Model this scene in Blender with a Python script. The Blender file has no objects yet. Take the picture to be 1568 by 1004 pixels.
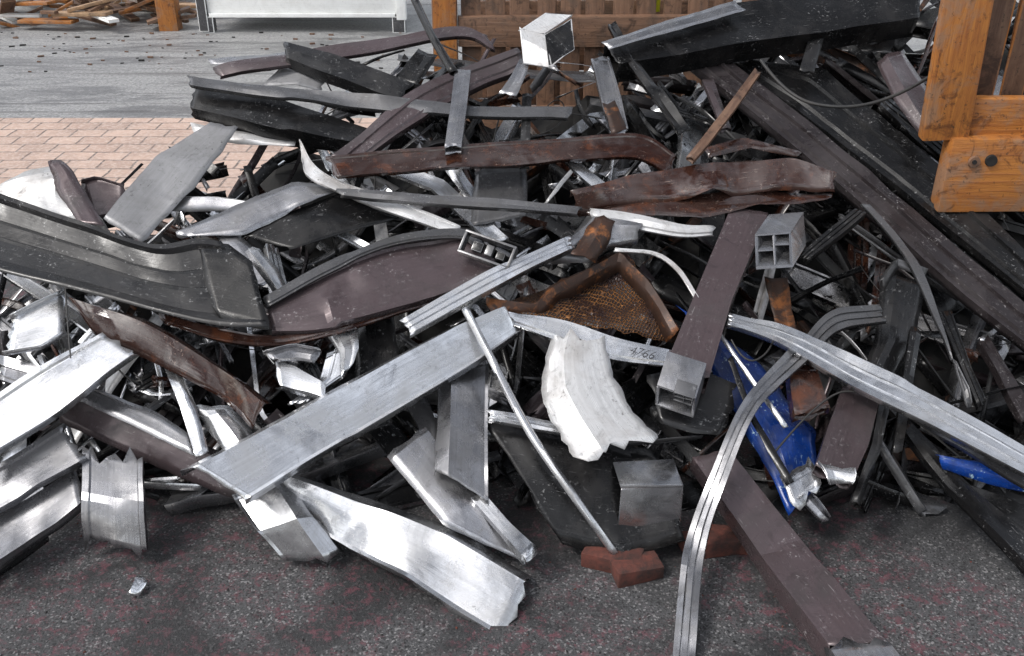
import bpy, bmesh, math, random
from mathutils import Vector, noise, Matrix
R = random.Random(7)
rad = math.radians
scene = bpy.context.scene

# ---------------------------------------------------------------- camera
CH, PITCH, F = 2.5, rad(28), 1500.0
cam_d = bpy.data.cameras.new("camera"); cam = bpy.data.objects.new("camera", cam_d)
scene.collection.objects.link(cam)
cam.location = (0, 0, CH); cam.rotation_euler = (rad(90) - PITCH, 0, 0)
cam_d.sensor_fit = 'HORIZONTAL'; cam_d.sensor_width = 36; cam_d.lens = F / 1568 * 36
cam_d.clip_end = 1000; cam_d.clip_start = 0.05
scene.camera = cam
scene.view_settings.view_transform = 'Standard'; scene.view_settings.look = 'None'
scene.view_settings.exposure = 0

# ---------------------------------------------------------------- survey: photo measurement -> world point on the heap
SL, Y0 = 0.5, 2.75
cp, sp = math.cos(PITCH), math.sin(PITCH)
def ray(u, v):
    a = (u - 784) / F; b = (502 - v) / F
    return Vector((a, cp + b * sp, -sp + b * cp))
def W(u, v, d=0.0):
    r = ray(u, v)
    t1 = (CH - d + SL * Y0) / (SL * r.y - r.z)
    t2 = (CH - max(d, 0.01)) / (-r.z)
    return Vector((0, 0, CH)) + r * min(t1, t2)
def PY(u, v, y):
    r = ray(u, v); return Vector((0, 0, CH)) + r * (y / r.y)
def GZ(u, v, z=0.0):
    r = ray(u, v); return Vector((0, 0, CH)) + r * ((CH - z) / -r.z)

# ---------------------------------------------------------------- materials
def nodes(name):
    m = bpy.data.materials.new(name); m.use_nodes = True
    nt = m.node_tree; return m, nt, nt.nodes, nt.links, nt.nodes["Principled BSDF"]
def c4(c): return (c[0], c[1], c[2], 1)
def ramp(N, L, src, a, b, ca=(0,0,0), cb=(1,1,1)):
    r = N.new("ShaderNodeValToRGB"); r.color_ramp.elements[0].position = a; r.color_ramp.elements[1].position = b
    r.color_ramp.elements[0].color = c4(ca); r.color_ramp.elements[1].color = c4(cb)
    L.new(src, r.inputs[0]); return r.outputs[0]
def mixc(N, L, f, a, b, mode='MIX'):
    x = N.new("ShaderNodeMix"); x.data_type = 'RGBA'; x.blend_type = mode
    for s, val in ((0, f), (6, a), (7, b)):
        if isinstance(val, (int, float)): x.inputs[s].default_value = val
        elif isinstance(val, tuple): x.inputs[s].default_value = c4(val)
        else: L.new(val, x.inputs[s])
    return x.outputs[2]
def noi(N, L, vec, scale, detail=5, rough=.6, dist=0):
    n = N.new("ShaderNodeTexNoise"); n.inputs["Scale"].default_value = scale
    n.inputs["Detail"].default_value = detail; n.inputs["Roughness"].default_value = rough
    n.inputs["Distortion"].default_value = dist
    L.new(vec, n.inputs["Vector"]); return n.outputs["Fac"]
def mth(N, L, op, a, b):
    x = N.new("ShaderNodeMath"); x.operation = op; x.use_clamp = False
    for i, val in enumerate((a, b)):
        if isinstance(val, (int, float)): x.inputs[i].default_value = val
        else: L.new(val, x.inputs[i])
    return x.outputs[0]
def metal(name, col, met, rough, dirt=(.05,.045,.04), da=.6, chip=(.5,.5,.5), ca=.4, bump=.14, vary=.2, streak=.35, spec=.5, rustc=None, ra=.0, soft=.16, grime=.35):
    m, nt, N, L, P = nodes(name)
    tc = N.new("ShaderNodeTexCoord"); oi = N.new("ShaderNodeObjectInfo")
    off = N.new("ShaderNodeVectorMath"); off.operation = 'ADD'
    sc = mth(N, L, 'MULTIPLY', oi.outputs["Random"], 37.0)
    L.new(tc.outputs["Object"], off.inputs[0]); L.new(sc, off.inputs[1])
    vec = off.outputs[0]
    mp = N.new("ShaderNodeMapping"); mp.inputs["Scale"].default_value = (1.6, 60, 1)
    L.new(tc.outputs["UV"], mp.inputs["Vector"])
    big = noi(N, L, vec, 4.0, 9, .66, .5)
    st = noi(N, L, mp.outputs[0], 1.5, 4, .6)
    fine = noi(N, L, vec, 60, 5, .75)
    sc2 = N.new("ShaderNodeMapping"); sc2.inputs["Scale"].default_value = (12, 230, 1); sc2.inputs["Rotation"].default_value = (0,0,.35)
    L.new(tc.outputs["UV"], sc2.inputs["Vector"])
    scr = noi(N, L, sc2.outputs[0], 1.0, 3, .6)
    dm = ramp(N, L, big, .50 - soft*.3, .50 + soft)
    tone = mth(N, L, 'ADD', .78, mth(N, L, 'MULTIPLY', oi.outputs["Random"], .44))
    c = mixc(N, L, mth(N, L, 'MULTIPLY', ramp(N, L, st, .35, .7), streak), tuple(col), tuple(x * .45 for x in col))
    c = mixc(N, L, mth(N, L, 'MULTIPLY', dm, da), c, tuple(dirt))
    if rustc:
        n5 = noi(N, L, vec, 11, 8, .7, .3)
        c = mixc(N, L, mth(N, L, 'MULTIPLY', ramp(N, L, n5, .54, .66), ra), c, tuple(rustc))
    gm = ramp(N, L, noi(N, L, vec, 15, 9, .8, .6), .54, .63)
    c = mixc(N, L, mth(N, L, 'MULTIPLY', gm, grime), c, tuple(x * .12 for x in col))
    cl = ramp(N, L, noi(N, L, vec, 9, 3, .5), .5, .62)
    chips = mth(N, L, 'MULTIPLY', mth(N, L, 'MULTIPLY', ramp(N, L, fine, .59, .64), cl), ca)
    c = mixc(N, L, chips, c, tuple(chip))
    c = mixc(N, L, mth(N, L, 'MULTIPLY', ramp(N, L, scr, .65, .70), ca * .6), c, tuple(chip))
    cv = N.new("ShaderNodeVectorMath"); cv.operation = 'SCALE'; L.new(c, cv.inputs[0]); L.new(tone, cv.inputs["Scale"])
    L.new(cv.outputs[0], P.inputs["Base Color"])
    L.new(mth(N, L, 'MULTIPLY', mth(N, L, 'SUBTRACT', 1.0, mth(N, L, 'MULTIPLY', dm, da * .7)), met), P.inputs["Metallic"])
    rr = mth(N, L, 'ADD', rough - vary * .4, mth(N, L, 'MULTIPLY', dm, vary))
    rr = mth(N, L, 'ADD', rr, mth(N, L, 'MULTIPLY', gm, .15))
    rr = mth(N, L, 'ADD', rr, mth(N, L, 'MULTIPLY', st, .12)); L.new(rr, P.inputs["Roughness"])
    P.inputs["Specular IOR Level"].default_value = spec
    b1 = N.new("ShaderNodeBump"); b1.inputs["Strength"].default_value = bump; b1.inputs["Distance"].default_value = .03
    L.new(noi(N, L, vec, 6, 2, .4, .5), b1.inputs["Height"])
    b2 = N.new("ShaderNodeBump"); b2.inputs["Strength"].default_value = .2; b2.inputs["Distance"].default_value = .0015
    L.new(mth(N, L, 'ADD', fine, st), b2.inputs["Height"]); L.new(b1.outputs[0], b2.inputs["Normal"])
    L.new(b2.outputs[0], P.inputs["Normal"])
    return m
MAT = {}
MAT['alu']   = metal("bright_aluminium", (.78,.79,.81), .96, .20, dirt=(.20,.195,.19), da=.45, chip=(.08,.08,.08), ca=.4, bump=.2, soft=.2, grime=.28)
MAT['alud']  = metal("dull_aluminium", (.38,.38,.395), .92, .23, dirt=(.08,.075,.07), da=.55, chip=(.75,.75,.75), ca=.45, bump=.2, soft=.2)
MAT['white'] = metal("white_coated_sheet", (.66,.66,.66), .35, .30, dirt=(.20,.17,.15), da=.65, chip=(.06,.05,.05), ca=.8, bump=.16, grime=.4)
MAT['grey']  = metal("grey_coated_steel", (.13,.13,.135), .55, .25, dirt=(.04,.038,.036), da=.6, chip=(.5,.5,.5), ca=.5)
MAT['black'] = metal("black_coated_steel", (.008,.008,.0085), 0, .22, dirt=(.026,.024,.023), da=.6, chip=(.35,.35,.35), ca=.5, bump=.12, spec=.35)
MAT['char']  = metal("charcoal_steel", (.016,.016,.017), .1, .24, dirt=(.038,.036,.035), da=.5, chip=(.42,.42,.42), ca=.55, bump=.12, spec=.4)
MAT['brown'] = metal("brown_gloss_paint", (.034,.014,.010), 0, .10, dirt=(.075,.05,.042), da=.4, chip=(.40,.31,.26), ca=.5, bump=.2, rustc=(.16,.052,.02), ra=.42, spec=.8, streak=.5)
MAT['maroon']= metal("maroon_grey_paint", (.088,.066,.070), .35, .23, dirt=(.036,.033,.033), da=.6, chip=(.5,.47,.47), ca=.55, bump=.14)
MAT['dkmar'] = metal("dark_maroon_paint", (.022,.018,.019), .1, .24, dirt=(.055,.047,.048), da=.55, chip=(.4,.38,.38), ca=.55, bump=.12, spec=.4)
MAT['rust']  = metal("rusty_steel", (.045,.022,.014), .3, .45, dirt=(.018,.012,.010), da=.8, chip=(.3,.13,.05), ca=.5, bump=.5, rustc=(.27,.095,.025), ra=.9)
MAT['blue']  = metal("blue_paint", (.006,.05,.29), .0, .26, dirt=(.006,.016,.06), da=.8, chip=(.5,.68,.78), ca=1.0, bump=.35)
MAT['cable'] = metal("black_rubber", (.02,.02,.02), 0, .5, da=.4, ca=.1)
MAT['speck'] = metal("speckled_grey_sheet", (.32,.32,.33), .35, .38, dirt=(.13,.13,.13), da=.5, chip=(.02,.02,.02), ca=1.0, bump=.2)
def rustmesh():
    m, nt, N, L, P = nodes("rusty_honeycomb")
    tc = N.new("ShaderNodeTexCoord")
    vo = N.new("ShaderNodeTexVoronoi"); vo.feature = 'DISTANCE_TO_EDGE'; vo.inputs["Scale"].default_value = 65
    vo.inputs["Randomness"].default_value = .45
    L.new(tc.outputs["UV"], vo.inputs["Vector"])
    big = noi(N, L, tc.outputs["Object"], 6, 7, .7)
    c = mixc(N, L, ramp(N, L, vo.outputs["Distance"], .03, .16), (.34,.15,.05), (.014,.007,.006))
    c = mixc(N, L, ramp(N, L, big, .47, .60), c, (.026,.011,.009)); L.new(c, P.inputs["Base Color"])
    P.inputs["Roughness"].default_value = .4
    b = N.new("ShaderNodeBump"); b.inputs["Strength"].default_value = 1; b.inputs["Distance"].default_value = .01; b.invert = True
    L.new(ramp(N, L, vo.outputs["Distance"], .02, .2), b.inputs["Height"]); L.new(b.outputs[0], P.inputs["Normal"])
    return m
MAT['mesh'] = rustmesh()
def wood(name, ca, cb, wear=(.05,.04,.03), wa=.75, bs=5):
    m, nt, N, L, P = nodes(name)
    tc = N.new("ShaderNodeTexCoord"); mp = N.new("ShaderNodeMapping"); mp.inputs["Scale"].default_value = (3, 38, 38)
    L.new(tc.outputs["UV"], mp.inputs["Vector"])
    g = noi(N, L, mp.outputs[0], 1.2, 7, .7, .9); big = noi(N, L, tc.outputs["Object"], bs, 9, .7, .5); sp_ = noi(N, L, tc.outputs["Object"], 38, 4, .75)
    dk = noi(N, L, tc.outputs["Object"], bs*1.7, 7, .72, .8)
    c = mixc(N, L, ramp(N, L, g, .3, .7), ca, cb)
    c = mixc(N, L, mth(N, L, 'MULTIPLY', ramp(N, L, big, .48, .60), wa), c, wear)
    c = mixc(N, L, mth(N, L, 'MULTIPLY', ramp(N, L, dk, .54, .64), .75), c, tuple(x*.35 for x in cb))
    c = mixc(N, L, mth(N, L, 'MULTIPLY', ramp(N, L, sp_, .60, .66), .7), c, (.03,.02,.013))
    L.new(c, P.inputs["Base Color"]); P.inputs["Roughness"].default_value = .55
    b = N.new("ShaderNodeBump"); b.inputs["Strength"].default_value = .8; b.inputs["Distance"].default_value = .006
    L.new(g, b.inputs["Height"]); L.new(b.outputs[0], P.inputs["Normal"]); return m
MAT['wood'] = wood("orange_stained_timber", (.48,.19,.035), (.24,.075,.02), (.24,.16,.11), .65, 6)
MAT['woodg'] = wood("weathered_timber", (.25,.14,.085), (.12,.065,.04), (.09,.065,.05), .6)
MAT['woodp'] = wood("pale_timber", (.45,.30,.17), (.26,.15,.08), (.2,.13,.08))
MAT['woodd'] = wood("stained_batten", (.20,.12,.075), (.09,.045,.03), (.10,.05,.03))
def brickm():
    m, nt, N, L, P = nodes("red_brick"); tc = N.new("ShaderNodeTexCoord")
    n = noi(N, L, tc.outputs["Object"], 14, 8, .7)
    L.new(mixc(N, L, ramp(N, L, n, .35, .62), (.13,.038,.026), (.035,.019,.016)), P.inputs["Base Color"]); P.inputs["Roughness"].default_value = .9
    b = N.new("ShaderNodeBump"); b.inputs["Strength"].default_value = .8; b.inputs["Distance"].default_value = .01
    L.new(n, b.inputs["Height"]); L.new(b.outputs[0], P.inputs["Normal"]); return m
MAT['brick'] = brickm()
def asphalt():
    m, nt, N, L, P = nodes("asphalt"); tc = N.new("ShaderNodeTexCoord"); o = tc.outputs["Object"]
    agg = N.new("ShaderNodeTexVoronoi"); agg.inputs["Scale"].default_value = 150; L.new(o, agg.inputs["Vector"])
    n1 = noi(N, L, o, 120, 3, .8); n2 = noi(N, L, o, 1.5, 9, .68, .6); n3 = noi(N, L, o, 1.2, 6, .7, .5); n4 = noi(N, L, o, 18, 7, .85); n5 = noi(N, L, o, 12, 7, .82)
    c = mixc(N, L, ramp(N, L, n1, .32, .66), (.026,.026,.027), (.105,.105,.108))
    sep = N.new("ShaderNodeSeparateColor"); L.new(agg.outputs["Color"], sep.inputs[0])
    c = mixc(N, L, mth(N, L, 'MULTIPLY', ramp(N, L, sep.outputs[0], .84, .92), .7), c, (.26,.255,.255))
    c = mixc(N, L, mth(N, L, 'MULTIPLY', ramp(N, L, sep.outputs[1], .8, .9), .75), c, (.012,.012,.013))
    c = mixc(N, L, mth(N, L, 'MULTIPLY', ramp(N, L, n2, .45, .57), .78), c, (.018,.018,.019))
    c = mixc(N, L, mth(N, L, 'MULTIPLY', ramp(N, L, n5, .55, .64), .6), c, (.020,.019,.019))
    f = mth(N, L, 'MULTIPLY', ramp(N, L, n3, .42, .54), ramp(N, L, n4, .52, .58))
    c = mixc(N, L, mth(N, L, 'MULTIPLY', f, .7), c, (.135,.050,.062))
    L.new(c, P.inputs["Base Color"]); L.new(ramp(N, L, n2, .4, .62, (.85,)*3, (.42,)*3), P.inputs["Roughness"])
    P.inputs["Specular IOR Level"].default_value = .35
    b = N.new("ShaderNodeBump"); b.inputs["Strength"].default_value = .9; b.inputs["Distance"].default_value = .004
    L.new(mth(N, L, 'ADD', n1, mth(N, L, 'MULTIPLY', n4, .8)), b.inputs["Height"]); L.new(b.outputs[0], P.inputs["Normal"]); return m
MAT['asph'] = asphalt()
def roadm():
    m, nt, N, L, P = nodes("worn_road"); tc = N.new("ShaderNodeTexCoord"); o = tc.outputs["Object"]
    mp = N.new("ShaderNodeMapping"); mp.inputs["Scale"].default_value = (.3, 1.5, 1); L.new(o, mp.inputs["Vector"])
    n1 = noi(N, L, o, 30, 6, .85); n2 = noi(N, L, mp.outputs[0], 1.5, 12, .85, .8)
    mp2 = N.new("ShaderNodeMapping"); mp2.inputs["Scale"].default_value = (.1, 4, 1); L.new(o, mp2.inputs["Vector"])
    n3 = noi(N, L, mp2.outputs[0], 1.3, 10, .8, .3)
    c = mixc(N, L, ramp(N, L, n1, .38, .64), (.15,.15,.15), (.42,.42,.415))
    c = mixc(N, L, mth(N, L, 'MULTIPLY', ramp(N, L, n2, .50, .56), .7), c, (.09,.09,.093))
    c = mixc(N, L, mth(N, L, 'MULTIPLY', ramp(N, L, n3, .55, .60), .6), c, (.07,.065,.065))
    L.new(c, P.inputs["Base Color"]); L.new(ramp(N, L, n2, .4, .62, (.75,)*3, (.3,)*3), P.inputs["Roughness"])
    b = N.new("ShaderNodeBump"); b.inputs["Strength"].default_value = .8; b.inputs["Distance"].default_value = .008
    L.new(n1, b.inputs["Height"]); L.new(b.outputs[0], P.inputs["Normal"]); return m
MAT['road'] = roadm()
def paverm():
    m, nt, N, L, P = nodes("block_paving"); tc = N.new("ShaderNodeTexCoord"); o = tc.outputs["Object"]
    wv = N.new("ShaderNodeTexNoise"); wv.inputs["Scale"].default_value = 5; L.new(o, wv.inputs["Vector"])
    vs = N.new("ShaderNodeVectorMath"); vs.operation = 'SCALE'; vs.inputs["Scale"].default_value = .03; L.new(wv.outputs["Color"], vs.inputs[0])
    va = N.new("ShaderNodeVectorMath"); va.operation = 'ADD'; L.new(o, va.inputs[0]); L.new(vs.outputs[0], va.inputs[1])
    bt = N.new("ShaderNodeTexBrick"); L.new(va.outputs[0], bt.inputs["Vector"])
    bt.inputs["Scale"].default_value = 1; bt.inputs["Brick Width"].default_value = .27; bt.inputs["Row Height"].default_value = .21
    bt.inputs["Mortar Size"].default_value = .010; bt.inputs["Mortar Smooth"].default_value = .3
    bt.inputs["Color1"].default_value = (.56,.40,.32,1); bt.inputs["Color2"].default_value = (.42,.29,.23,1); bt.inputs["Mortar"].default_value = (.12,.095,.08,1)
    n = noi(N, L, o, 2.2, 10, .8); n1 = noi(N, L, o, 30, 5, .8)
    c = mixc(N, L, mth(N, L, 'MULTIPLY', ramp(N, L, n, .45, .60), .5), bt.outputs["Color"], (.25,.18,.15))
    c = mixc(N, L, mth(N, L, 'MULTIPLY', ramp(N, L, n1, .47, .62), .5), c, (.66,.56,.50))
    L.new(c, P.inputs["Base Color"]); P.inputs["Roughness"].default_value = .65
    b = N.new("ShaderNodeBump"); b.inputs["Strength"].default_value = .8; b.inputs["Distance"].default_value = .006; b.invert = True
    L.new(bt.outputs["Fac"], b.inputs["Height"]); L.new(b.outputs[0], P.inputs["Normal"]); return m
MAT['paver'] = paverm()
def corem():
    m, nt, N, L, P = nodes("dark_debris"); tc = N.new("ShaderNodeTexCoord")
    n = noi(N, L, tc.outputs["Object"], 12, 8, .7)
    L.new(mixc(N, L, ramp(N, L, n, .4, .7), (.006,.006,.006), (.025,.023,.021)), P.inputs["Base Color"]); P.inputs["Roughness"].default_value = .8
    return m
MAT['core'] = corem()
MAT['yellow'] = metal("yellow_paint", (.75,.75,.03), 0, .5, da=.2, ca=.2)
MAT['wpanel'] = metal("white_painted_panel", (.86,.87,.85), 0, .45, dirt=(.4,.38,.34), da=.2, chip=(.2,.15,.1), ca=.3, bump=.05, streak=.1, grime=.1)

# ---------------------------------------------------------------- strip builder
PROF = {
 'flat': ([(0,0),(1,0)], False),
 'chan': ([(0,-1),(0,0),(1,0),(1,-1)], False),
 'up':   ([(0,1),(0,0),(1,0),(1,1)], False),
 'angle':([(0,-1),(0,0),(1,0)], False),
 'fold': ([(0,-.6),(.30,.5),(.32,.46),(1,-.6)], False),
 'fold2':([(0,-1.1),(.02,-.5),(.28,.5),(.30,.46),(.94,-.5),(1,-.45),(1,-.9)], False),
 'lip':  ([(0,-1),(0,0),(.10,0),(.13,-.3),(.9,-.3),(.93,.1),(1,.1),(1,-.8)], False),
 'rib':  ([(0,-1),(0,0),(.28,0),(.31,.3),(.38,.3),(.41,0),(.8,0),(.83,.25),(.87,0),(1,0),(1,-1)], False),
 'gut':  ([(0,.1),(.03,.6),(.09,.6),(.12,.1),(.3,-.45),(.32,-.32),(.34,-.46),(.5,-.6),(.52,-.45),(.55,-.62),(.8,-.55),(.93,-.1),(.95,.3),(1,.3)], False),
 'bulge':([(0,-.6),(0,.1),(.14,.1),(.18,.4),(.8,.4),(.86,0),(1,0),(1,-.6)], False),
 'box':  ([(0,0),(1,0),(1,-1),(0,-1)], True),
 'rail': ([(0,-1),(0,0),(.27,0),(.27,-.35),(.4,-.35),(.4,0),(.62,0),(.62,-.35),(.75,-.35),(.75,0),(1,0),(1,-1)], False),
 'tube': ([(.5+.5*math.cos(a*math.pi/4), -.5+.5*math.sin(a*math.pi/4)) for a in range(8)], True),
}
def resample(pts, n, smooth=True):
    k = len(pts)
    L = [0]
    for i in range(k-1): L.append(L[-1] + (pts[i+1]-pts[i]).length)
    out = []
    for j in range(n):
        s = L[-1] * j / (n-1); i = 0
        while i < k-2 and s > L[i+1]: i += 1
        t = (s - L[i]) / max(1e-9, L[i+1]-L[i])
        p1, p2 = pts[i], pts[i+1]
        if smooth and k > 2:
            p0 = pts[i-1] if i > 0 else p1*2-p2; p3 = pts[i+2] if i+2 < k else p2*2-p1
            out.append(.5*((2*p1)+(p2-p0)*t+(2*p0-5*p1+4*p2-p3)*t*t+(3*p1-p0-3*p2+p3)*t**3))
        else: out.append(p1.lerp(p2, t))
    return out
UPR = Vector((0, -.6, .8))
def strip(bm, A, B, prof='flat', h=.03, crum=.006, rag=.012, smooth=True, mi=0, step=.028, fixn=None, freq=5.0, crease=None, sub=.035, tear=.0):
    uvl = bm.loops.layers.uv.verify()
    LA = sum((A[i+1]-A[i]).length for i in range(len(A)-1)); LB = sum((B[i+1]-B[i]).length for i in range(len(B)-1))
    Ln = max(LA, LB); n = max(4, min(90, int(Ln/step)))
    RA, RB = resample(A, n, smooth), resample(B, n, smooth)
    pr, closed = PROF[prof]
    wm = sum((RB[i]-RA[i]).length for i in range(n))/n
    pts = []
    segs = list(zip(pr, pr[1:] + ([pr[0]] if closed else [])))
    if not closed: segs = segs[:len(pr)-1]
    for (a, b) in segs:
        sl = math.hypot((b[0]-a[0])*wm, (b[1]-a[1])*h); k = 1 + min(6, int(sl/sub))
        for q in range(k): pts.append((a[0]+(b[0]-a[0])*q/k, a[1]+(b[1]-a[1])*q/k))
    if not closed: pts.append(pr[-1])
    seed = Vector((R.random()*50, R.random()*50, R.random()*50))
    T = []; NN = []
    for i in range(n):
        c0 = (RA[max(0,i-1)]+RB[max(0,i-1)])/2; c1 = (RA[min(n-1,i+1)]+RB[min(n-1,i+1)])/2
        t = (c1-c0); t = t.normalized() if t.length > 1e-6 else Vector((1,0,0))
        nn = (RB[i]-RA[i]).cross(t); nn = nn.normalized() if nn.length > 1e-7 else UPR.copy()
        T.append(t); NN.append(nn)
    if sum((x.dot(fixn or UPR)) for x in NN) < 0: NN = [-x for x in NN]
    cr = crum*1.1 if crease is None else crease
    stn = [0.0]; dl = Ln/n
    while stn[-1] < n-1: stn.append(stn[-1] + max(2, R.uniform(.06, .30)/max(.01, dl)))
    so = [[R.gauss(0, cr) for _ in range(3)] for _ in stn]
    sk = [R.uniform(-.5, .5)*wm/max(.01, dl) for _ in stn]      # creases run obliquely
    def crs(i, t):
        k = 0
        while k < len(stn)-2 and i > stn[k+1] + sk[k+1]*(t-.5): k += 1
        a0 = stn[k]+sk[k]*(t-.5); a1 = stn[k+1]+sk[k+1]*(t-.5) if len(stn) > 1 else a0+1
        f = max(0, min(1, (i-a0)/max(.5, a1-a0)))
        def ac(o): return o[0]+(o[1]-o[0])*t*2 if t < .5 else o[1]+(o[2]-o[1])*(t*2-1)
        return ac(so[k])*(1-f)+ac(so[min(k+1, len(so)-1)])*f
    uo = R.random()*20; rows = []; m = len(pts)
    for i in range(n):
        row = []; wd = (RB[i]-RA[i]).normalized()
        for j, (t, hh) in enumerate(pts):
            p = RA[i].lerp(RB[i], t) + NN[i]*(hh*h)
            q = p*freq+seed
            dsp = noise.noise(q)*crum*.7 + noise.noise(q*.35)*crum*1.5 + crs(i, t)
            p = p + NN[i]*dsp
            if tear and not closed and j in (0, m-1):
                e = noise.noise(p*22+seed); p = p + wd*(tear*e*(1 if j else -1)) + NN[i]*(tear*.6*noise.noise(p*15-seed))
            if i in (0, n-1): p = p + T[i]*((noise.noise(p*40+seed))*rag*1.8)
            row.append(bm.verts.new(p))
        rows.append(row)
    mm = m if closed else m-1
    acc = [0]
    for j in range(m):
        a, b = pts[j], pts[(j+1) % m]; acc.append(acc[-1]+math.hypot((b[0]-a[0])*wm, (b[1]-a[1])*h))
    for i in range(n-1):
        for j in range(mm):
            vs = [rows[i][j], rows[i+1][j], rows[i+1][(j+1)%m], rows[i][(j+1)%m]]
            f = bm.faces.new(vs); f.smooth = True; f.material_index = mi
            uvs = [(i,acc[j]),(i+1,acc[j]),(i+1,acc[j+1]),(i,acc[j+1])]
            for lp, (a, b) in zip(f.loops, uvs): lp[uvl].uv = (uo+a*Ln/(n-1), uo+b)
def finish(name, bm, mats, th=.003, parent=None, center=True, sharp=20):
    me = bpy.data.meshes.new(name)
    c = Vector((0,0,0))
    if center and len(bm.verts):
        for v in bm.verts: c += v.co
        c /= len(bm.verts)
        for v in bm.verts: v.co -= c
    bm.to_mesh(me); bm.free()
    me.set_sharp_from_angle(angle=rad(sharp))
    ob = bpy.data.objects.new(name, me); scene.collection.objects.link(ob); ob.location = c
    for m in mats: me.materials.append(m)
    if th:
        so = ob.modifiers.new("thickness", 'SOLIDIFY'); so.thickness = th; so.offset = 0
    if parent: ob.parent = parent; ob.matrix_parent_inverse = Matrix.Translation(parent.location).inverted()
    return ob
def P3(pts, d): return [W(p[0], p[1], p[2] if len(p) > 2 else d) for p in pts]
def S(name, mat, A, B, d=.2, prof='flat', h=.03, th=.0024, crum=.006, rag=.012, smooth=None, freq=5.0, crease=None, tear=None):
    if smooth is None: smooth = prof in ('gut','bulge','tube','rail','lip')
    if tear is None: tear = .004 if prof in ('flat','fold','fold2','lip','angle') else 0
    bm = bmesh.new(); strip(bm, P3(A, d), P3(B, d), prof, h, crum, rag, smooth, freq=freq, crease=crease, tear=tear)
    return finish(name, bm, [MAT[mat]], th, sharp=50 if prof == 'tube' else 14)
def obox(bm, o, ex, ey, ez, mi=0, bev=.006, jit=.0):
    uvl = bm.loops.layers.uv.verify(); Ls = (ex.length, ey.length, ez.length)
    vs = [bm.verts.new(o+ex*i+ey*j+ez*k+Vector((R.uniform(-jit,jit),R.uniform(-jit,jit),R.uniform(-jit,jit)))) for i in (0,1) for j in (0,1) for k in (0,1)]
    idx = [(0,1,3,2),(4,6,7,5),(0,4,5,1),(2,3,7,6),(0,2,6,4),(1,5,7,3)]
    uo = R.random()*9; fs = []
    lo = max(range(3), key=lambda q: Ls[q]); ax = [ex, ey, ez]
    oth = [q for q in range(3) if q != lo]
    for q in idx:
        f = bm.faces.new([vs[a] for a in q]); f.material_index = mi; fs.append(f)
    bmesh.ops.recalc_face_normals(bm, faces=fs)
    if bev:
        es = list({e for f in fs for e in f.edges})
        r = bmesh.ops.bevel(bm, geom=es, offset=bev, segments=2, affect='EDGES', profile=.6)
        fs = list({f for v in r['verts'] for f in v.link_faces} | set(r['faces']))
    for f in fs:
        for lp in f.loops:
            p = lp.vert.co - o
            lp[uvl].uv = (uo + p.dot(ax[lo].normalized()), uo + p.dot(ax[oth[0]].normalized()) + p.dot(ax[oth[1]].normalized()))

# ---------------------------------------------------------------- ground
def sheet(name, x0, x1, y0, y1, z, mat):
    bm = bmesh.new(); vs = [bm.verts.new(q) for q in ((x0,y0,z),(x1,y0,z),(x1,y1,z),(x0,y1,z))]; bm.faces.new(vs)
    return finish(name, bm, [MAT[mat]], 0, center=False)
sheet("asphalt_ground", -300, 300, -300, 300, 0, 'asph')
sheet("road", -60, 60, 8.75, 40, .004, 'road')
sheet("brick_paving", -12, -.2, 6.0, 8.75, .008, 'paver')

# ---------------------------------------------------------------- heap core + clutter
def back(x):
    P = [(-9,4.3),(-2.5,4.3),(-1.75,4.8),(-1.3,5.15),(-.6,5.5),(1.0,5.6),(1.6,6.1),(9,6.2)]
    for a, b in zip(P, P[1:]):
        if x <= b[0]: return a[1]+(b[1]-a[1])*(x-a[0])/(b[0]-a[0])
    return 6.2
def H(x, y):
    z = max(0, SL*(y-Y0)); yb = back(x)
    if y > yb: z = min(z, SL*(yb-Y0) - 1.6*(y-yb))
    return z
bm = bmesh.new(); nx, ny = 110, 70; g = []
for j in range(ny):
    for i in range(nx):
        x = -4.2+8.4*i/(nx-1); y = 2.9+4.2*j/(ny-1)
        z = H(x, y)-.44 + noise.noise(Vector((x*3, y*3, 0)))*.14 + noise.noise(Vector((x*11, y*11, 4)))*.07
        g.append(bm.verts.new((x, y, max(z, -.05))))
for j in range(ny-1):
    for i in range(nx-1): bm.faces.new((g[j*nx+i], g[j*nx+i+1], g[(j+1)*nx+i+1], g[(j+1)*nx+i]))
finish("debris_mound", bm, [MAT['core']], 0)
keys = ['black','char','grey','alud','alu','brown','maroon','white','rust','dkmar']
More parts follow.
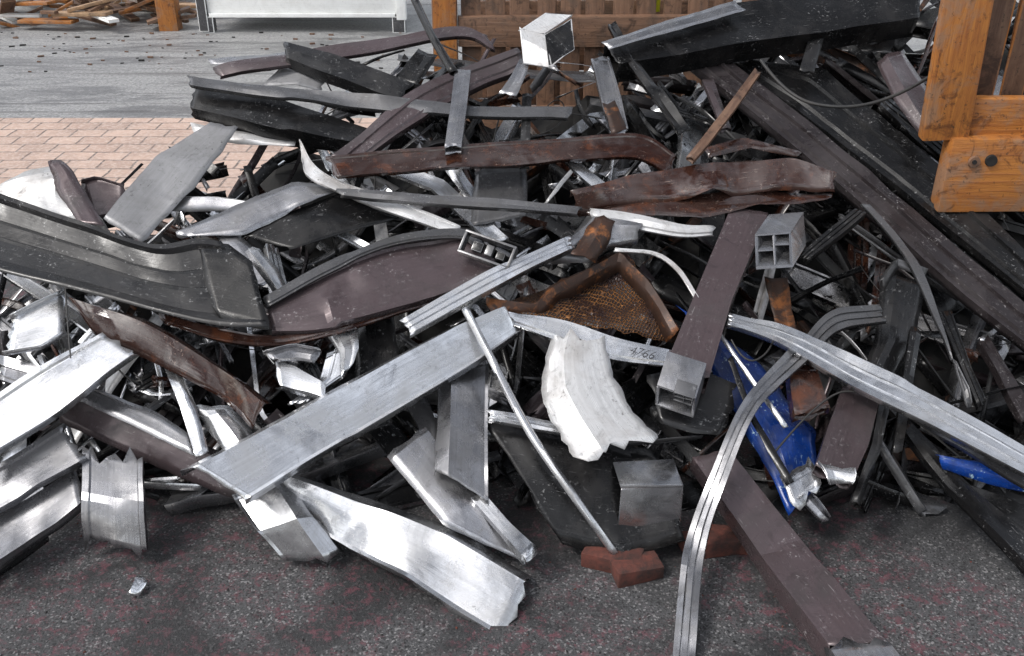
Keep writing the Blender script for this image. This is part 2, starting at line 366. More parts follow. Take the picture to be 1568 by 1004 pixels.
def heap(name, N, drange, lr, wr, weights, xr=(-3.6,3.9), yr=(3.2,6.1), seed=1, crum=.005, step=.05, tear=.0):
    R.seed(seed); bm = bmesh.new()
    for k in range(N):
        for _ in range(60):
            x = R.uniform(*xr); y = R.uniform(*yr); L = R.uniform(*lr)
            if R.random() < .5: L *= .6
            a = R.choice([R.uniform(0, math.pi), R.uniform(.3, 1.2), R.uniform(1.9, 2.8)])
            dx, dy = math.cos(a)*L/2, math.sin(a)*L/2
            if all(yr[0]-.12 < y+s*dy < back(x+s*dx)+.05 for s in (-1, 1)): break
        else: continue
        d = R.uniform(*drange); tilt = R.gauss(0, .25)*L/2
        p0 = Vector((x-dx, y-dy, H(x-dx, y-dy)+d-tilt)); p1 = Vector((x+dx, y+dy, H(x+dx, y+dy)+d+tilt))
        for p in (p0, p1): p.z = min(max(p.z, .03), H(p.x, p.y)+.08)
        w = R.uniform(*wr); t = (p1-p0).normalized()
        roll = R.gauss(0, .8); s = t.cross(Vector((0,0,1)))
        if s.length < .1: continue
        s.normalize(); s = Matrix.Rotation(roll, 3, t) @ s
        bow = s.cross(t)*R.gauss(0, .05)*L + s*R.gauss(0, .06)*L
        C = [p0, (p0+p1)/2+bow, p1]
        tw = R.gauss(0, .4)
        A = [c-s*w/2 for c in C]; s2 = Matrix.Rotation(tw, 3, t) @ s
        B = [C[0]+s*w/2, C[1]+(s+s2)*w/4, C[2]+s2*w/2]
        mi = R.choices(range(len(keys)), weights(x, y))[0]
        pf = R.choice(['flat','chan','chan','box','angle','rib','rail','up','fold','flat','lip'])
        strip(bm, A, B, pf, R.uniform(.25, .7)*min(w, .08)+.006, crum, .018, R.random() < .4, mi, step, sub=.06, tear=tear)
    return finish(name, bm, [MAT[k] for k in keys], .002)
def wts(x, y):
    s = max(0, min(1, (.4-x)/1.6)) * max(0, min(1, (5.0-y)/1.0))
    t = max(0, min(1, (x-.9)/.6))
    #        black        char     grey alud alu brown maroon white rust dkmar
    return [5.2-3*s, 3.5-1.5*s, 1.3, 1.5+1.7*s-.6*t, 1.3+3.2*s-.6*t, .6, .5, .4+.5*s-.2*t, .35, 1.0]
heap("scrap_metal_heap", 520, (-.46, -.14), (.35, 1.3), (.03, .14), wts, seed=11, tear=.004)
heap("scrap_metal_offcuts", 480, (-.22, -.03), (.12, .7), (.008, .055), wts, seed=23, tear=.003)
R.seed(5)

# ---------------------------------------------------------------- hero scrap pieces
S("black_gutter", 'char', [(-60,280),(0,298),(110,337),(230,376),(300,368),(340,372)], [(-60,400),(0,418),(130,450),(270,487),(350,503),(414,504)], .34, 'gut', .045, crum=.004)
S("black_gutter_end", 'black', [(300,372,.36),(350,374,.36),(384,400,.36)], [(330,486,.33),(370,498,.33),(414,506,.33)], .35, 'flat', .05, crum=.003)
S("curved_gutter", 'maroon', [(406,462),(500,410),(600,368),(700,357),(735,372)], [(414,506),(500,500),(620,467),(700,440),(765,408)], .28, 'lip', .035, crum=.006)
S("curved_gutter_rim", 'grey', [(404,455),(500,402),(600,361),(700,350),(738,366)], [(408,470),(502,418),(600,376),(698,364),(730,378)], .305, 'bulge', .015, crum=.003)
S("brown_trim", 'brown', [(245,478),(340,505),(430,512),(560,480),(700,438)], [(250,492),(345,522),(440,526),(570,492),(710,450)], .24, 'bulge', .02)
S("aluminium_angle", 'alu', [(272,712,.34),(400,645),(560,560),(690,492),(770,468)], [(375,757,.34),(480,692),(640,598),(730,545),(795,500)], .32, 'fold2', .075, crum=.005, crease=.006)
S("aluminium_flashing", 'alu', [(430,715,.12),(560,758),(700,800),(815,872,.06)], [(380,745,.10),(520,825),(620,880),(768,966,.02)], .10, 'fold2', .06, crum=.008, rag=.025, crease=.009, tear=.010)
S("coated_panel", 'maroon', [(98,585),(220,635),(340,690),(450,722)], [(85,640),(200,692),(330,748),(440,780)], .10, 'fold', .05, crum=.005)
S("coated_panel", 'alud', [(90,600),(200,650),(300,700)], [(110,580),(240,630),(290,665)], .16, 'flat', .05, crum=.005)
S("aluminium_flashing", 'alu', [(438,725),(480,790),(524,850,.04)], [(355,757),(395,815),(432,860,.04)], .14, 'fold2', .04, crum=.007)
S("aluminium_flashing", 'alud', [(128,688),(126,760),(124,828,.06)], [(218,700),(222,770),(224,850,.04)], .16, 'lip', .02, crum=.010, rag=.04, smooth=False)
S("aluminium_sill", 'alu', [(-40,628),(60,560),(155,508)], [(-40,712),(80,635),(208,540)], .30, 'lip', .035, crum=.005, crease=.006)
S("aluminium_sill", 'alud', [(-40,730),(30,690),(95,648)], [(-40,800),(60,740),(130,700)], .20, 'lip', .035)
S("steel_channel", 'alud', [(-40,810),(50,760),(118,715)], [(-40,880),(40,830),(128,765)], .12, 'chan', .05)
S("steel_channel", 'char', [(-60,850),(10,820),(60,790)], [(-60,930),(0,870),(70,820)], .04, 'chan', .04)
S("brown_downpipe", 'brown', [(102,448),(220,482),(330,550),(415,612)], [(138,502),(250,558),(340,606),(384,652)], .26, 'fold', .06, smooth=True, crum=.006)
S("speckled_sheet", 'speck', [(322,188),(240,235),(160,338)], [(364,194),(300,280),(214,366)], .24, 'angle', .02, crum=.008, crease=.014, tear=.008)
S("bent_flashing", 'white', [(-20,290),(40,262),(95,242),(112,262),(150,330)], [(-10,305),(60,325),(110,330),(130,336),(168,352)], .22, 'fold', .03, crum=.010, crease=.018)
S("maroon_offcut", 'maroon', [(92,244),(112,262),(160,345)], [(75,250),(85,290),(120,340)], .26, 'flat', .03, crum=.008)
S("perforated_tray", 'maroon', [(125,280),(150,275),(192,290)], [(140,335),(170,330),(188,318)], .14, 'up', .02)
S("grey_panel", 'alud', [(268,358),(385,303),(450,278),(525,285)], [(280,362),(372,360),(440,325),(522,290)], .24, 'flat', crum=.006)
S("black_panel", 'black', [(372,361),(450,322),(530,292)], [(448,382),(520,358),(612,332)], .22, 'angle', .02)
S("white_ribbon_trim", 'white', [(458,212),(492,262),(590,300),(706,345)], [(462,245),(478,275),(580,318),(700,360)], .30, 'lip', .015)
S("white_ribbon_trim", 'alu', [(592,280),(640,320),(700,345)], [(580,290),(630,332),(690,358)], .25, 'fold', .02)
S("brown_bent_strip", 'brown', [(498,238),(700,222),(900,208),(985,207),(1036,238)], [(514,270),(700,256),(900,244),(975,242),(1024,266)], .34, 'lip', .018, crum=.004)
S("brown_arched_trim", 'maroon', [(505,242,.28),(620,145,.3),(700,108),(792,74)], [(556,244,.28),(655,172,.3),(735,130),(805,104)], .24, 'rib', .03, smooth=True)
S("long_grey_strip", 'grey', [(288,116),(440,135),(600,150),(720,162),(878,164)], [(290,130),(440,150),(590,167),(720,176),(872,180)], .30, 'chan', .02, crum=.004)
S("black_beam", 'black', [(300,134),(430,152),(565,195)], [(290,162),(400,190),(542,216)], .22, 'box', .07)
S("black_beam", 'black', [(300,163),(430,190),(560,205)], [(320,180),(400,205),(540,224)], .14, 'chan', .05)
S("black_beam", 'char', [(434,62),(520,88),(634,128)], [(438,88),(515,118),(612,152)], .20, 'box', .07)
S("brown_trim", 'maroon', [(325,102),(520,68),(690,42),(745,52)], [(335,115),(530,86),(700,56),(757,76)], .16, 'chan', .02, smooth=True)
S("grey_trim", 'alud', [(320,92),(380,84),(520,70)], [(325,100),(390,102),(530,80)], .12, 'flat', .02)
S("grey_trim", 'speck', [(440,96),(470,104),(500,118)], [(400,128),(440,132),(490,136)], .10, 'fold', .02, crum=.012)
S("black_beam", 'black', [(640,75),(620,100),(608,122)], [(670,85),(655,110),(640,130)], .18, 'angle', .03)
S("aluminium_post", 'alud', [(697,106),(690,165),(681,226)], [(721,106),(714,165),(706,226)], .38, 'box', .04, crum=.002)
S("black_roof_beam", 'black', [(925,66),(1120,4),(1260,-10),(1410,-25)], [(946,98),(1140,66),(1260,48),(1408,24)], .30, 'box', .12, crum=.004)
S("grey_beam_flange", 'alud', [(920,64),(1020,32),(1125,0)], [(935,74),(1035,46),(1140,16)], .36, 'flat', .02, crum=.003)
S("black_door_rail", 'black', [(1160,93),(1262,105),(1430,245),(1580,395)], [(1122,96),(1240,180),(1400,305),(1580,452)], .08, 'rib', .05, crum=.004)
S("black_door_rail", 'dkmar', [(1100,80),(1245,190),(1400,322),(1600,490)], [(1058,96),(1230,232),(1420,402),(1600,552)], .16, 'rib', .05, crum=.004)
S("thin_bent_strip", 'grey', [(1320,312),(1372,370),(1410,440),(1488,618)], [(1330,312),(1384,368),(1424,440),(1480,622)], .28, 'chan', .015, smooth=True)
S("brown_folded_flashing", 'brown', [(872,297),(960,262),(1060,243),(1130,238),(1210,236),(1275,268)], [(885,318),(985,302),(1060,300),(1140,288),(1230,284),(1278,292)], .34, 'fold', .06, crum=.009, crease=.022)
S("brown_folded_flashing_lip", 'brown', [(886,312),(985,300),(1060,298),(1140,290),(1278,290)], [(905,330),(1010,330),(1080,336),(1160,318),(1270,306)], .30, 'angle', .03, crum=.008, crease=.014)
S("brown_trim", 'brown', [(1075,225),(1140,208),(1230,232)], [(1085,240),(1150,225),(1220,240)], .30, 'angle', .02)
S("timber_batten", 'woodd', [(1157,104),(1100,180),(1052,240)], [(1165,109),(1110,187),(1062,246)], .44, 'box', .018, th=.005)
S("rusty_honeycomb_panel", 'mesh', [(830,440),(890,408),(950,380),(990,430),(1042,505)], [(748,470),(830,488),(900,498),(960,505),(1036,518)], .22, 'flat', crum=.025, crease=.02, smooth=True, tear=.02)
S("rusty_edge_trim", 'rust', [(742,450),(820,462),(840,440),(950,378),(1000,430),(1045,505)], [(748,478),(830,478),(852,456),(948,402),(982,442),(1022,516)], .26, 'fold', .02, crum=.018, crease=.018, tear=.014)
S("crumpled_panel", 'alud', [(862,392),(880,350),(905,320),(985,345)], [(830,405),(900,400),(935,375),(975,372)], .28, 'fold', .03, crum=.014, crease=.028)
S("crumpled_panel", 'rust', [(872,400),(898,350),(908,325)], [(912,398),(930,375),(940,345)], .33, 'flat', .03, crum=.016, crease=.025, tear=.01)
S("white_curved_trim", 'white', [(905,318),(960,325),(1040,345),(1090,345)], [(905,330),(965,345),(1040,360),(1095,358)], .32, 'bulge', .015)
S("wire_strip", 'white', [(940,378),(1000,384),(1040,410),(1072,458)], [(940,383),(998,390),(1036,415),(1067,461)], .33, 'bulge', .01)
S("curved_aluminium_trim", 'alu', [(772,478),(860,490),(950,520),(1032,538)], [(760,486),(850,520),(930,548),(1026,562)], .30, 'bulge', .015, crum=.003)
S("torn_aluminium_sheet", 'white', [(848,512),(832,550),(830,600),(884,704)], [(925,520),(940,570),(970,625),(1012,666)], .33, 'fold', .04, crum=.012, rag=.04, crease=.02, tear=.014)
S("bent_aluminium_tube", 'alu', [(706,470,.4),(745,545,.36),(805,660,.3),(880,770,.2),(940,852,.04)], [(718,468,.4),(758,545,.36),(817,655,.3),(891,765,.2),(949,846,.04)], .3, 'tube', .026, crum=.003)
S("silver_rail", 'alu', [(614,490),(740,418),(800,392),(872,360)], [(628,510),(755,440),(812,410),(878,380)], .36, 'rail', .03, crum=.002)
S("long_thin_rail", 'grey', [(512,288),(700,300),(890,316)], [(520,298),(700,313),(884,328)], .36, 'chan', .02, crum=.003)
S("steel_box_tube", 'maroon', [(1120,316,.30),(1064,450,.34),(1018,562,.34)], [(1176,326,.30),(1120,460,.34),(1085,580,.34)], .3, 'box', .10, crum=.003)
S("black_plate", 'black', [(738,640,.16),(850,662),(1010,690)], [(858,832,.03),(950,856,.02),(1046,828,.03)], .14, 'flat', crum=.006)
S("black_plate", 'char', [(990,575),(1060,560),(1128,590)], [(1010,650),(1060,665),(1105,668)], .20, 'angle', .03)
S("brushed_steel_plate", 'alud', [(670,570),(668,650),(664,722)], [(748,545),(746,650),(747,766)], .20, 'fold2', .04, crum=.007)
S("brushed_steel_channel", 'alud', [(650,650),(735,765),(822,836,.06)], [(592,700),(680,805),(800,858,.06)], .13, 'angle', .04)
S("aluminium_tube", 'alu', [(735,748),(780,800),(822,838)], [(722,762),(768,815),(806,856)], .16, 'box', .04, crum=.003)
S("silver_strip", 'alu', [(745,628),(800,634),(870,650)], [(748,645),(800,652),(868,664)], .24, 'rail', .02)
S("ridged_aluminium_strip", 'alu', [(1118,478),(1210,500),(1330,556),(1450,616),(1600,702)], [(1112,494),(1200,528),(1310,592),(1440,656),(1600,742)], .34, 'rail', .025, crum=.004)
S("bent_window_frame_strip", 'alud', [(1212,530,.32),(1140,612,.32),(1090,720,.28),(1048,840,.15),(1028,1030,.02)], [(1240,548,.32),(1162,624,.32),(1113,735,.28),(1078,850,.15),(1062,1030,.02)], .3, 'rail', .02, crum=.009)
S("bent_window_frame_strip", 'grey', [(1222,528),(1270,480),(1350,466)], [(1240,548),(1285,505),(1358,492)], .28, 'rail', .02, crum=.008)
S("steel_box_beam", 'maroon', [(1118,690,.16),(1230,830,.10),(1360,985,.10)], [(1062,700,.16),(1165,850,.10),(1272,992,.10)], .1, 'box', .10, crum=.003)
S("beam_end_plate", 'alud', [(1356,980,.11),(1400,1035,.11)], [(1268,986,.11),(1300,1040,.11)], .1, 'box', .11, crum=.004, rag=.03)
S("blue_panel", 'blue', [(1040,462),(1105,570),(1160,680),(1208,788,.08)], [(1100,500),(1165,550),(1255,650),(1252,742,.08)], .11, 'fold', .04, crum=.012, crease=.025, tear=.008)
S("blue_panel_tip", 'alu', [(1196,735),(1206,760),(1216,784)], [(1240,705),(1254,722),(1256,745)], .135, 'flat', .04, crum=.010, rag=.03, tear=.012)
S("blue_panel", 'blue', [(1430,690),(1500,702),(1600,720)], [(1450,712),(1520,735),(1600,755)], .16, 'fold', .02, crum=.012)
S("thin_white_strip", 'alu', [(1100,502),(1150,575),(1205,650)], [(1095,505),(1145,579),(1199,655)], .26, 'angle', .01)
S("thin_dark_strip", 'black', [(1120,545),(1160,640),(1215,735)], [(1112,550),(1150,645),(1204,742)], .24, 'angle', .015)
S("maroon_box_offcut", 'maroon', [(1292,590),(1270,650),(1250,712)], [(1348,606),(1330,680),(1302,742)], .22, 'box', .05)
S("torn_bracket", 'alu', [(1252,708,.24),(1262,722,.24),(1268,738,.22)], [(1305,722,.24),(1308,732,.24),(1300,742,.22)], .24, 'up', .02, crum=.015)
S("torn_bracket", 'alud', [(1225,762,.06),(1240,780,.05),(1262,800,.03)], [(1240,752,.07),(1256,768,.05),(1272,790,.03)], .06, 'up', .02, crum=.015)
S("brown_box_offcut", 'brown', [(1208,558),(1212,600),(1218,632)], [(1250,560),(1262,600),(1272,625)], .26, 'box', .06)
S("dark_strip", 'black', [(1392,640),(1460,720),(1600,850)], [(1380,655),(1450,745),(1600,890)], .10, 'chan', .04)
S("dark_strip", 'grey', [(1400,640),(1480,672),(1600,745)], [(1405,652),(1480,690),(1600,765)], .24, 'chan', .02, smooth=True)
S("hanging_dark_plate", 'char', [(1350,600),(1335,680),(1305,765)], [(1366,604),(1350,685),(1318,768)], .20, 'angle', .03)
S("hanging_dark_plate", 'black', [(1395,500),(1380,600),(1368,690)], [(1412,505),(1396,600),(1380,692)], .20, 'chan', .03)
S("hanging_dark_plate", 'grey', [(1345,430),(1370,395),(1420,410)], [(1356,440),(1376,408),(1416,424)], .22, 'fold', .02)
S("hanging_dark_plate", 'black', [(1440,480),(1470,550),(1500,620)], [(1456,474),(1484,545),(1512,612)], .16, 'rib', .02)
S("hanging_dark_plate", 'dkmar', [(1500,520),(1530,570),(1568,640)], [(1515,512),(1548,566),(1585,632)], .10, 'box', .04)
S("black_tapered_plate", 'black', [(1480,742,.06),(1540,760,.06),(1600,790,.06)], [(1490,760,.03),(1540,800,.03),(1600,850,.03)], .06, 'angle', .02)
S("upright_dark_plate", 'char', [(1350,420),(1340,520),(1310,600)], [(1420,430),(1400,530),(1350,610)], .14, 'fold', .03)
S("maroon_offcut", 'maroon', [(1345,92),(1370,150),(1420,210)], [(1385,72),(1420,130),(1440,190)], .22, 'fold', .03)
S("grey_upright", 'char', [(1244,40),(1234,75),(1224,108)], [(1266,42),(1256,78),(1246,112)], .24, 'angle', .02)
S("silver_post", 'alud', [(905,90),(920,150),(935,205)], [(932,86),(948,140),(962,198)], .30, 'lip', .02)
S("rust_edge_strip", 'rust', [(922,158),(930,180),(937,206)], [(942,154),(951,174),(960,198)], .325, 'flat', .02)
S("dark_post", 'char', [(800,140),(798,200),(796,255)], [(814,140),(812,200),(810,255)], .26, 'box', .02)
S("grey_plate", 'grey', [(728,262),(724,300),(720,345)], [(806,255),(808,300),(806,330)], .20, 'flat', .02)
S("black_pole", 'black', [(622,-20),(655,50),(688,108)], [(634,-20),(668,50),(702,104)], .40, 'tube', .04, crum=.003)
S("silver_window_offcut", 'alu', [(418,552),(450,560),(500,590)], [(425,590),(470,600),(500,610)], .28, 'chan', .04, crum=.012)
S("silver_window_offcut", 'alud', [(405,540),(450,528),(490,535)], [(420,555),(460,552),(482,556)], .30, 'up', .02, crum=.008)
S("silver_window_offcut", 'alu', [(250,558),(275,620),(300,700)], [(275,562),(300,620),(320,690)], .20, 'angle', .02)
S("blue_grey_sheet", 'alu', [(296,622),(320,660),(350,700)], [(350,620),(380,650),(400,680)], .18, 'flat', .02, crum=.012)
S("silver_window_offcut", 'alu', [(498,505),(520,540),(520,580)], [(545,490),(550,530),(540,560)], .22, 'fold', .02, crum=.012)
S("aluminium_post", 'alu', [(500,352),(550,380),(640,440)], [(520,350),(570,375),(650,430)], .16, 'chan', .02)
S("silver_window_offcut", 'alu', [(20,490),(60,470),(100,452)], [(10,545),(70,535),(100,515)], .22, 'up', .03, crum=.008)
S("silver_window_offcut", 'alud', [(0,545),(60,560),(110,600)], [(0,580),(50,600),(90,620)], .16, 'rib', .02)
S("grey_panel", 'alud', [(220,300),(330,298),(410,310)], [(215,325),(330,322),(400,325)], .18, 'fold', .02)
S("white_trim", 'white', [(290,188),(350,200),(455,210)], [(300,205),(350,218),(450,222)], .12, 'flat', .02)
S("silver_strip", 'alu', [(610,250),(680,275),(780,365)], [(590,262),(660,290),(750,370)], .18, 'chan', .02)
S("silver_strip", 'alu', [(700,252),(735,300),(770,360)], [(680,258),(715,310),(750,366)], .16, 'angle', .02)
S("silver_strip", 'alu', [(865,245),(890,270),(915,290)], [(885,243),(905,262),(930,282)], .30, 'chan', .02)
S("black_rail", 'black', [(1225,390),(1270,350),(1310,318)], [(1235,400),(1285,362),(1325,328)], .30, 'rail', .04)
S("rust_plate", 'rust', [(1170,425),(1180,470),(1190,510)], [(1205,425),(1212,470),(1220,505)], .12, 'flat', .03)
S("black_sheet", 'black', [(540,490),(545,550),(540,620)], [(600,470),(610,540),(600,600)], .10, 'fold', .02)
S("grey_plate", 'grey', [(610,600),(640,650),(655,700)], [(650,590),(665,640),(680,690)], .10, 'angle', .02)
S("maroon_trim", 'maroon', [(1075,120),(1090,160),(1105,200)], [(1092,118),(1106,156),(1120,196)], .24, 'box', .02)
S("dark_post", 'black', [(930,40),(965,100),(1040,205)], [(942,36),(980,96),(1056,200)], .30, 'chan', .02)
S("silver_window_offcut", 'alu', [(500,540),(490,580),(440,620)], [(540,520),(530,570),(470,615)], .20, 'rib', .02, crum=.008)
S("grey_angle", 'alud', [(320,345),(360,395),(400,440)], [(350,340),(392,385),(425,425)], .22, 'angle', .02)
S("silver_window_offcut", 'alu', [(375,385),(400,420),(425,455)], [(395,378),(425,410),(440,440)], .24, 'fold', .02)
S("black_sheet", 'black', [(560,655),(600,700),(640,760)], [(600,640),(640,690),(690,770)], .08, 'angle', .02)

def cellframe(name, o, ex, ez, ey, cells, mat='alud'):
    bm = bmesh.new(); o = o.copy()
    parts = [(0,0,1,.08),(0,.92,1,.08),(0,.08,.07,.84),(.93,.08,.07,.84)]
    if cells > 1: parts += [(.48,.08,.06,.84),(.07,.48,.41,.06),(.54,.62,.39,.06)]
    for (a, b, cc, dd) in parts: obox(bm, o+ex*a+ez*b, ex*cc, ey, ez*dd, bev=.0015, jit=.002)
    return finish(name, bm, [MAT[mat]], 0)
o = W(1158, 412, .36); cellframe("aluminium_extrusion_bracket", o, W(1214,408,.36)-o, W(1156,358,.40)-o, Vector((.09,.15,.03)), 4)
o = W(1003, 620, .28); e1 = W(1062, 640, .28)-o; e3 = Vector((0, -.01, .095)); cellframe("tube_end_extrusion", o, e1, e3, (W(1020,565,.30)-W(1003,620,.28))*.95, 1, 'alud')
o = W(1030, 612, .36); cellframe("tube_end_latch", o, (W(1060,622,.36)-o), Vector((0,-.01,.04)), Vector((.02,.05,.03)), 4, 'grey')
bm = bmesh.new(); o = W(700, 384, .36); ex = W(778, 412, .36)-o; ez = W(714, 350, .40)-o; n = ex.cross(ez).normalized()*.05
if n.y < 0: n = -n
obox(bm, o, ex, n, ez*.10, bev=.002); obox(bm, o+ez*.90, ex, n, ez*.10, bev=.002)
obox(bm, o+ez*.10, ex*.05, n, ez*.80, bev=.002); obox(bm, o+ez*.10+ex*.95, ex*.05, n, ez*.80, bev=.002)
obox(bm, o+ez*.3+ex*.2+n*.3, ex*.2, n*.6, ez*.4, mi=1, bev=.003)
obox(bm, o+ez*.3+ex*.46+n*.3, ex*.14, n*.6, ez*.45, mi=0, bev=.003)
obox(bm, o+ez*.3+ex*.68+n*.3, ex*.16, n*.6, ez*.3, mi=1, bev=.003)
finish("window_latch_box", bm, [MAT['grey'], MAT['black']], 0)
bm = bmesh.new(); o = W(800, 96, .36); ex = W(836, 102, .36)-o; ez = W(796, 46, .40)-o; ey = Vector((.13, .14, .06))
obox(bm, o, ex*1.1, ey*.06, ez, 0, bev=.003, jit=.01); obox(bm, o+ez, ex*1.1, ey, ez*.05, 0, bev=.003, jit=.008)
obox(bm, o+ex*1.1, ex*.06, ey, ez*.95, 1, bev=.003, jit=.01); obox(bm, o+ey*.06, ex*.06, ey*.9, ez*.98, 0, bev=.003)
finish("duct_box_offcut", bm, [MAT['white'], MAT['black']], 0)
S("bracket_leg", 'alud', [(796,92),(782,118),(764,142)], [(812,96),(802,125),(790,148)], .33, 'angle', .02)
bm = bmesh.new(); o = W(948, 806, .04); ex = W(1040, 803, .04)-o; up = Vector((0, .02, .16)); bk = Vector((-.02, .13, .02))
t = .010
obox(bm, o, ex, bk*.08, up, bev=.004, jit=.006)
obox(bm, o+up*1.003, ex*1.02, bk, up.normalized()*t, bev=.004, jit=.004)
obox(bm, o+ex*1.003+bk*.1, ex.normalized()*t, bk*.9, up*.98, bev=.004)
obox(bm, o-ex*.28, ex*.27, bk*.6, up.normalized()*t, bev=.003)
finish("folded_box_offcut", bm, [MAT['alu']], 0)
tx = bpy.data.curves.new("ink_number", 'FONT'); tx.body = "4766"; tx.size = .05; tx.extrude = .0003; tx.shear = .3; tx.offset = -.0008
to = bpy.data.objects.new("ink_number", tx); scene.collection.objects.link(to); tx.materials.append(MAT['core'])
p0, p1 = W(962, 540, .325), W(1010, 553, .325); xa = (p1-p0).normalized(); za = UPR - xa*UPR.dot(xa); za.normalize(); ya = za.cross(xa)
to.matrix_world = Matrix.Translation(p0) @ Matrix((xa, ya, za)).transposed().to_4x4()
def cable(name, pts, r, mat='cable'):
    cu = bpy.data.curves.new(name, 'CURVE'); cu.dimensions = '3D'; cu.bevel_depth = r; cu.bevel_resolution = 3; cu.resolution_u = 10
    s = cu.splines.new('NURBS'); s.points.add(len(pts)-1); s.use_endpoint_u = True; s.order_u = 3
    for q, p in zip(s.points, pts): q.co = (*p, 1)
    ob = bpy.data.objects.new(name, cu); scene.collection.objects.link(ob); cu.materials.append(MAT[mat]); return ob
cable("black_cable", [W(1165,92,.42), W(1205,150,.42), W(1290,168,.45), W(1370,150,.5), W(1460,95,.6), W(1540,30,.65), W(1600,-20,.65)], .008)
cable("black_cable", [W(1120,520,.3), W(1140,560,.3), W(1180,540,.3), W(1185,515,.3)], .004)
cable("black_cable", [W(1180,700,.2), W(1260,600,.3), W(1330,598,.3), W(1400,640,.3), W(1470,700,.2)], .004)
cable("thin_wire", [W(100,440,.36), W(104,500,.36), W(108,548,.34)], .003)
R.seed(31)
for k in range(18):
    x = R.uniform(-1.8, 2.6); y = R.uniform(3.6, 5.3); q = []
    for i in range(5):
        q.append(Vector((x, y, H(x, y)+R.uniform(-.05, .08)))); x += R.gauss(0, .16); y += R.gauss(0, .12)
    cable("thin_wire", q, R.uniform(.0015, .004))

# ---------------------------------------------------------------- timber at right
def V(x, y, z): return Vector((x, y, z))
bm = bmesh.new()
def pboard(u0, v0, u1, v1, y, th, mi=0, lean=0):
    a = PY(u0, v1, y); b = PY(u1, v1, y); c = PY(u0, v0, y)
    obox(bm, a, V(b.x-a.x, 0, 0), V(0, th, 0), V(lean, 0, c.z-a.z), mi, bev=.010, jit=.011)
pboard(1412,-120,1484,216,4.30,.05, lean=-.03)
pboard(1436,212,1640,322,4.26,.10)
pboard(1476,150,1640,210,4.32,.07)
for u in (1484, 1530, 1578): pboard(u, -120, u+36, 152, 4.42, .03, 1)
pboard(1480,-120,1640,-60,4.36,.05,1)
tp = finish("timber_pallet", bm, [MAT['wood'], MAT['woodd']], 0)
for nm, (u, v), mt in (("bolt_head", (1492,248), 'woodg'), ("bolt_hole", (1518,246), 'core'), ("bolt_head_centre", (1492,248), 'core')):
    bm2 = bmesh.new(); c = PY(u, v, 4.254 if 'centre' not in nm else 4.247); rr = .028 if 'centre' not in nm else .011
    bmesh.ops.create_cone(bm2, cap_ends=True, segments=20, radius1=rr, radius2=rr*.9, depth=.014, matrix=Matrix.Translation(c) @ Matrix.Rotation(rad(90), 4, 'X'))
    finish(nm, bm2, [MAT[mt]], 0, parent=tp)
# crate behind
bm = bmesh.new()
x0, x1, yb = -.42, 1.42, 6.6
obox(bm, V(x0-.10, yb-.04, 0), V(.16,0,0), V(0,.1,0), V(0,0,2.1), 1, jit=.008)
for i in range(11):
    x = x0+.09+i*.165; obox(bm, V(x, yb+.03, .1), V(.125,0,0), V(0,.03,0), V(R.uniform(-.02,.02),0,1.9), 0, jit=.010)
obox(bm, V(x0+.07, yb-.02, 1.10), V(x1-x0,0,0), V(0,.045,0), V(0,0,.20), 0, jit=.008)
obox(bm, V(x0+.07, yb-.02, .5), V(x1-x0,0,0), V(0,.045,0), V(0,0,.2), 0, jit=.006)
obox(bm, V(x1+.08, yb-.04, 0), V(.12,0,0), V(0,.1,0), V(0,0,2.1), 0, jit=.006)
for i in range(7): obox(bm, V(x0+.1, yb+.35+i*.02, .1+i*.25), V(x1-x0-.1,0,0), V(0,.05,0), V(0,0,.22), 0, jit=.006)
finish("wooden_crate", bm, [MAT['woodg'], MAT['wood']], 0)
bm = bmesh.new(); obox(bm, V(.86, yb+.12, 1.3), V(.12,0,0), V(0,.08,0), V(0,0,.5)); finish("yellow_container", bm, [MAT['yellow']], 0)
# white container
bm = bmesh.new(); a = GZ(322, 50); b = GZ(612, 44); y = a.y
obox(bm, V(a.x, y, .22), V(b.x-a.x,0,0), V(0,1.6,0), V(0,0,1.5), 0, bev=.02)
obox(bm, V(a.x-.12, y-.04, .02), V(.12,0,0), V(0,.12,0), V(0,0,1.7), 1, bev=.01)
obox(bm, V(b.x, y-.04, .16), V(.12,0,0), V(0,.12,0), V(0,0,1.6), 0, bev=.01)
obox(bm, V(a.x+.02, y-.03, .19), V(b.x-a.x-.04,0,0), V(0,.025,0), V(0,0,.05), 0, bev=.006)
for x in (a.x-.1, b.x-.06): obox(bm, V(x, y-.02, 0), V(.16,0,0), V(0,.14,0), V(0,0,.2), 1, bev=.01)
finish("white_container", bm, [MAT['wpanel'], MAT['grey']], 0)
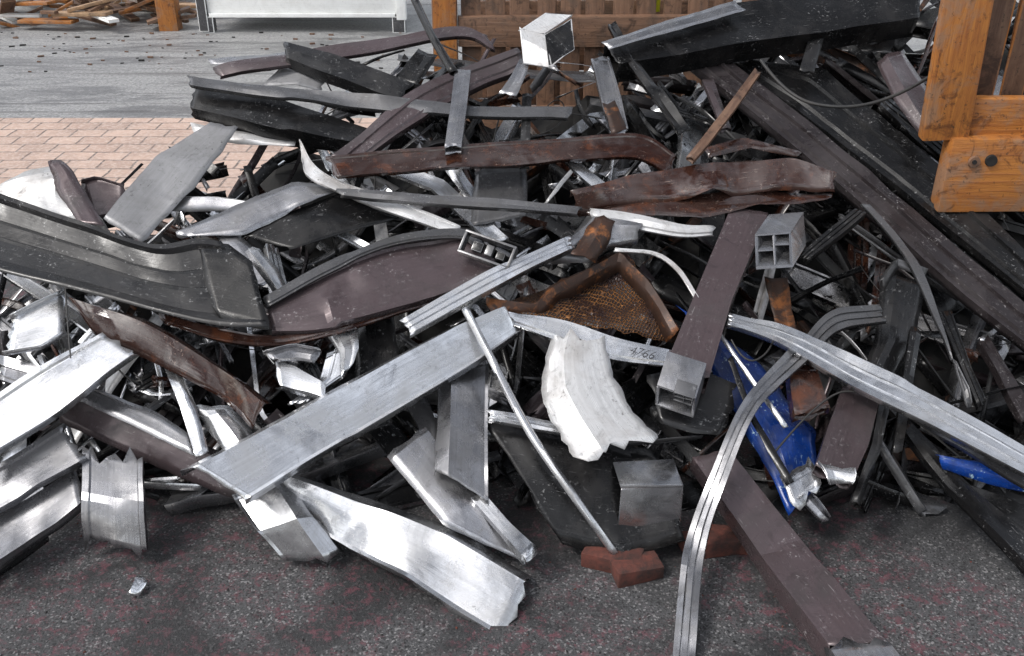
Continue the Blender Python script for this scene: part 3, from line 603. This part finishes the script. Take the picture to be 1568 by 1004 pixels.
# planks at left back
bm = bmesh.new(); R.seed(3)
for i in range(130):
    c = V(R.uniform(-7.5, -4.4), R.uniform(12.6, 15), 0); z = R.uniform(.02, .4)*(1 if c.x < -5 else .5)
    a = R.uniform(-.9, .9); L = R.uniform(.15, .8)
    ex = V(math.cos(a)*L, math.sin(a)*L, R.uniform(-.15, .2)); ey = V(-math.sin(a), math.cos(a), 0)*R.uniform(.06, .2)
    obox(bm, c+V(0,0,z), ex, ey, V(0,0,.04), R.choice([0,1,2,3,3]), bev=.003)
finish("timber_debris_pile", bm, [MAT['woodp'], MAT['wood'], MAT['wpanel'], MAT['woodd']], 0)
bm = bmesh.new(); a = GZ(244, 48); obox(bm, V(a.x,a.y,0), V(.24,0,0), V(0,.2,0), V(0,0,1.5)); finish("timber_post", bm, [MAT['wood']], 0)
bm = bmesh.new()
for i in range(30):
    c = GZ(R.uniform(1490,1640), R.uniform(330,365)); a = R.uniform(0,3); L = R.uniform(.1,.35)
    obox(bm, c, V(math.cos(a)*L,math.sin(a)*L,R.uniform(0,.05)), V(-math.sin(a),math.cos(a),0)*.06, V(0,0,.02), R.choice([0,1]), bev=.003)
finish("wood_chippings", bm, [MAT['woodp'], MAT['woodg']], 0)
# crumbs of soil and splinters on the far road
bm = bmesh.new()
for i in range(120):
    s = R.uniform(.008, .03); x = R.uniform(-6.5, -1.4); y = R.uniform(10.5, 12.6)
    obox(bm, V(x, y, .004), V(s*2,R.uniform(-s,s),0), V(0,s,0), V(0,0,s*.6), R.choice([0,1]), bev=0)
finish("road_litter", bm, [MAT['core'], MAT['woodd']], 0)
def brick(u, v, rot, z=0.0, L=.215):
    bm = bmesh.new(); c = GZ(u, v); c.z = z
    ex = V(math.cos(rot)*L, math.sin(rot)*L, 0); ey = V(-math.sin(rot), math.cos(rot), 0)*.105
    obox(bm, c, ex, ey, V(0,0,.065), 0, bev=.009, jit=.006); finish("red_brick", bm, [MAT['brick']], 0)
brick(945, 900, .25, 0, .18); brick(890, 866, -.35); brick(1050, 860, .2); brick(1078, 846, -.1)
bm = bmesh.new(); R.seed(9)
for i in range(260):
    x = R.uniform(-3.2, 3.4); y = 2.3+abs(R.gauss(0, .6)); s = R.uniform(.002, .005)
    r = bmesh.ops.create_icosphere(bm, subdivisions=1, radius=s, matrix=Matrix.Translation((x, y, s*.4)))
    mi = R.choice([0,0,1,2])
    for v in r['verts']: v.co += Vector((R.gauss(0,s*.25),R.gauss(0,s*.25),R.gauss(0,s*.15)))
    for f in {f for v in r['verts'] for f in v.link_faces}: f.material_index = mi
finish("ground_grit", bm, [MAT['core'], MAT['grey'], MAT['brick']], 0)
bm = bmesh.new(); strip(bm, [GZ(198,908,.02), GZ(214,880,.03)], [GZ(210,912,.02), GZ(222,886,.05)], 'fold', .02, .01); finish("metal_offcut", bm, [MAT['alu']], .002)

# ---------------------------------------------------------------- light
w = bpy.data.worlds.new("World"); scene.world = w; w.use_nodes = True
N = w.node_tree.nodes; L = w.node_tree.links; bg = N["Background"]
EL, AZ = rad(50), rad(-115)
sky = N.new("ShaderNodeTexSky"); sky.sky_type = 'NISHITA'; sky.sun_disc = False; sky.sun_elevation = EL; sky.sun_rotation = AZ; sky.dust_density = 3
hs = N.new("ShaderNodeHueSaturation"); hs.inputs["Saturation"].default_value = .3; L.new(sky.outputs[0], hs.inputs["Color"])
tc = N.new("ShaderNodeTexCoord"); mp = N.new("ShaderNodeMapping"); mp.inputs["Scale"].default_value = (1, 1, 1.8); L.new(tc.outputs["Generated"], mp.inputs[0])
cl = noi(N, L, mp.outputs[0], 3.6, 5, .6, .5)
cr = ramp(N, L, cl, .42, .56, (.07,.09,.13), (2.9,2.88,2.84))
L.new(mixc(N, L, 1.0, hs.outputs[0], cr, 'MULTIPLY'), bg.inputs[0]); bg.inputs[1].default_value = .15
sd = bpy.data.lights.new("sun", 'SUN'); sd.energy = 1.4; sd.angle = rad(10); sd.color = (1, .97, .93)
so = bpy.data.objects.new("sun", sd); scene.collection.objects.link(so)
dirv = Vector((math.sin(AZ)*math.cos(EL), math.cos(AZ)*math.cos(EL), math.sin(EL)))
so.rotation_euler = dirv.to_track_quat('Z', 'Y').to_euler()
